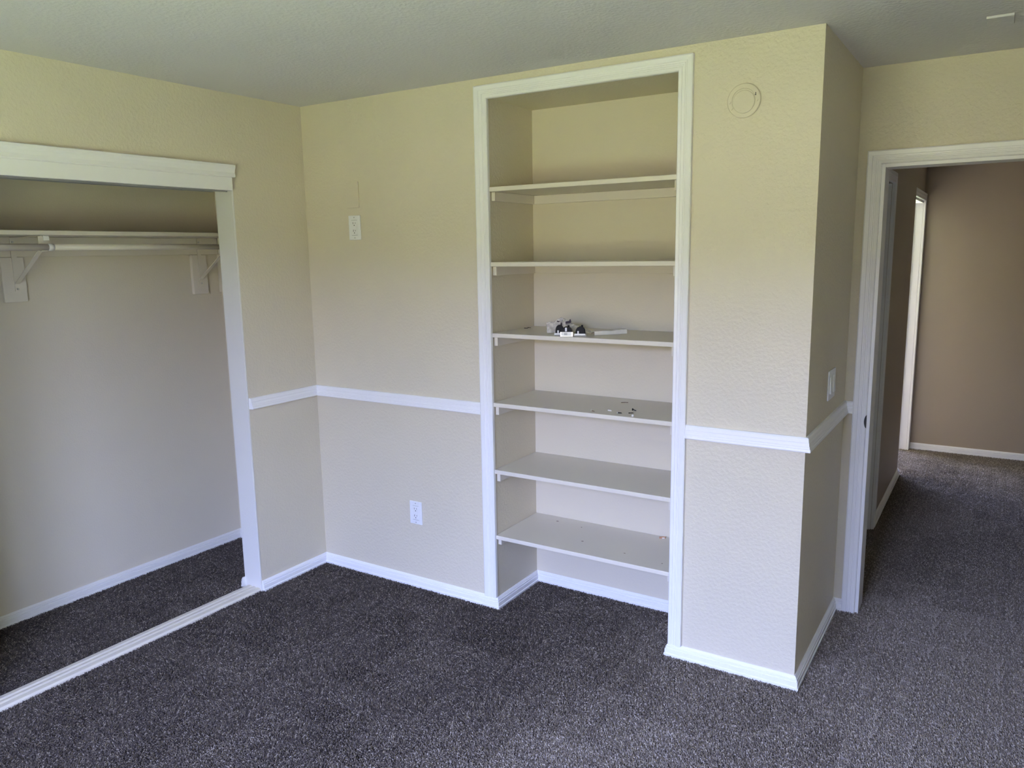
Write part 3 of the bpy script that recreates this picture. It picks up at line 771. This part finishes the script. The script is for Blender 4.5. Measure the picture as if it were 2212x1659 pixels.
# ------------------------------------------------------------------ carpet pile (geometry nodes, tiles of twisted yarn)
# the pile is brushed towards the window in some places and away from it in others: LAY levels, each also setting yarn lightness in place of light
TS = 0.125
LAY = 15
def pile_tile(name, seed, lay):
    rnd = random.Random(seed)
    n = 33; st = TS / n
    verts, faces, vals = [], [], []
    for j in range(n):
        for i in range(n):
            x = (i + 0.5 + rnd.uniform(-0.5, 0.5)) * st; y = (j + 0.5 + rnd.uniform(-0.5, 0.5)) * st
            lx = rnd.uniform(-1, 1) * 0.0034 - 0.0012 * lay; ly = 0.0036 * lay + rnd.uniform(-1, 1) * 0.0034
            h = rnd.uniform(-0.0040, 0.0024)
            a = math.atan2(ly, lx); b = a + rnd.uniform(-1.2, 1.2); ln = 0.0035 + 0.0015 * rnd.random()
            ca, sa, cb, sb = math.cos(a), math.sin(a), math.cos(b), math.sin(b)
            p = [(x, y, FL), (x + lx * 0.35, y + ly * 0.35, FL + 0.6 * (h - FL)), (x + lx, y + ly, h), (x + lx + cb * ln, y + ly + sb * ln, h - 0.0002 - rnd.uniform(0, 0.0020))]
            r = rnd.uniform(0.0010, 0.0014)
            q = min(1, max(0, 0.24 + 0.22 * lay + 0.45 * (rnd.random() - 0.4) + (0.45 if rnd.random() < 0.16 else 0)))  # lay also tints the yarn, painting brighter and dimmer floor areas
            base = len(verts)
            for k, c in enumerate(p):
                rr = r * (0.8, 1.0, 1.0, 0.6)[k]
                dx, dy = (ca, sa) if k < 3 else (cb, sb)
                px, py = -dy, dx
                if k < 2:
                    tri = ((-dx * rr, -dy * rr, 0), (px * rr + dx * rr * .5, py * rr + dy * rr * .5, 0), (-px * rr + dx * rr * .5, -py * rr + dy * rr * .5, 0))
                else:
                    tri = ((0, 0, rr), (px * rr, py * rr, -rr * .5), (-px * rr, -py * rr, -rr * .5))
                for d in tri:
                    verts.append((c[0] + d[0], c[1] + d[1], c[2] + d[2])); vals.append(q)
            for k in range(3):
                for w in range(3):
                    a0 = base + k * 3 + w; a1 = base + k * 3 + (w + 1) % 3
                    faces.append((a0, a1, a1 + 3, a0 + 3))
            faces.append((base + 9, base + 10, base + 11))
    me = bpy.data.meshes.new(name)
    me.from_pydata(verts, [], faces)
    at = me.attributes.new('yarn', 'FLOAT', 'POINT')
    at.data.foreach_set('value', vals)
    me.materials.append(M_PILE)
    return bpy.data.objects.new(name, me)     # source mesh only, never linked to the scene

from mathutils import noise as mnoise
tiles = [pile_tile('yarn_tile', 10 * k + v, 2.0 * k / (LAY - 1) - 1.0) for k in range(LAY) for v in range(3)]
allc = []
rnd = random.Random(5)
def lay_tone_at(x, y):
    # floor light painted into yarn: paler right, darker closet and hall; plus brushed patches
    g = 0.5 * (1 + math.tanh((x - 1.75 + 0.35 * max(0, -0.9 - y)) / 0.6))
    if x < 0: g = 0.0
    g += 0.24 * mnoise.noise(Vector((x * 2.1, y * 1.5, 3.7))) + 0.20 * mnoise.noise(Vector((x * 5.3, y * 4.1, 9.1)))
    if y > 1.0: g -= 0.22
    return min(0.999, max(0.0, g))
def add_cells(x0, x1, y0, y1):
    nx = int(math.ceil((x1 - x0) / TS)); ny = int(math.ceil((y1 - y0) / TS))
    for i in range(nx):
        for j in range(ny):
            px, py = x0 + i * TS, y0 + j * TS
            k = min(LAY - 1, int(lay_tone_at(px, py) * LAY + rnd.uniform(-0.5, 0.5)))
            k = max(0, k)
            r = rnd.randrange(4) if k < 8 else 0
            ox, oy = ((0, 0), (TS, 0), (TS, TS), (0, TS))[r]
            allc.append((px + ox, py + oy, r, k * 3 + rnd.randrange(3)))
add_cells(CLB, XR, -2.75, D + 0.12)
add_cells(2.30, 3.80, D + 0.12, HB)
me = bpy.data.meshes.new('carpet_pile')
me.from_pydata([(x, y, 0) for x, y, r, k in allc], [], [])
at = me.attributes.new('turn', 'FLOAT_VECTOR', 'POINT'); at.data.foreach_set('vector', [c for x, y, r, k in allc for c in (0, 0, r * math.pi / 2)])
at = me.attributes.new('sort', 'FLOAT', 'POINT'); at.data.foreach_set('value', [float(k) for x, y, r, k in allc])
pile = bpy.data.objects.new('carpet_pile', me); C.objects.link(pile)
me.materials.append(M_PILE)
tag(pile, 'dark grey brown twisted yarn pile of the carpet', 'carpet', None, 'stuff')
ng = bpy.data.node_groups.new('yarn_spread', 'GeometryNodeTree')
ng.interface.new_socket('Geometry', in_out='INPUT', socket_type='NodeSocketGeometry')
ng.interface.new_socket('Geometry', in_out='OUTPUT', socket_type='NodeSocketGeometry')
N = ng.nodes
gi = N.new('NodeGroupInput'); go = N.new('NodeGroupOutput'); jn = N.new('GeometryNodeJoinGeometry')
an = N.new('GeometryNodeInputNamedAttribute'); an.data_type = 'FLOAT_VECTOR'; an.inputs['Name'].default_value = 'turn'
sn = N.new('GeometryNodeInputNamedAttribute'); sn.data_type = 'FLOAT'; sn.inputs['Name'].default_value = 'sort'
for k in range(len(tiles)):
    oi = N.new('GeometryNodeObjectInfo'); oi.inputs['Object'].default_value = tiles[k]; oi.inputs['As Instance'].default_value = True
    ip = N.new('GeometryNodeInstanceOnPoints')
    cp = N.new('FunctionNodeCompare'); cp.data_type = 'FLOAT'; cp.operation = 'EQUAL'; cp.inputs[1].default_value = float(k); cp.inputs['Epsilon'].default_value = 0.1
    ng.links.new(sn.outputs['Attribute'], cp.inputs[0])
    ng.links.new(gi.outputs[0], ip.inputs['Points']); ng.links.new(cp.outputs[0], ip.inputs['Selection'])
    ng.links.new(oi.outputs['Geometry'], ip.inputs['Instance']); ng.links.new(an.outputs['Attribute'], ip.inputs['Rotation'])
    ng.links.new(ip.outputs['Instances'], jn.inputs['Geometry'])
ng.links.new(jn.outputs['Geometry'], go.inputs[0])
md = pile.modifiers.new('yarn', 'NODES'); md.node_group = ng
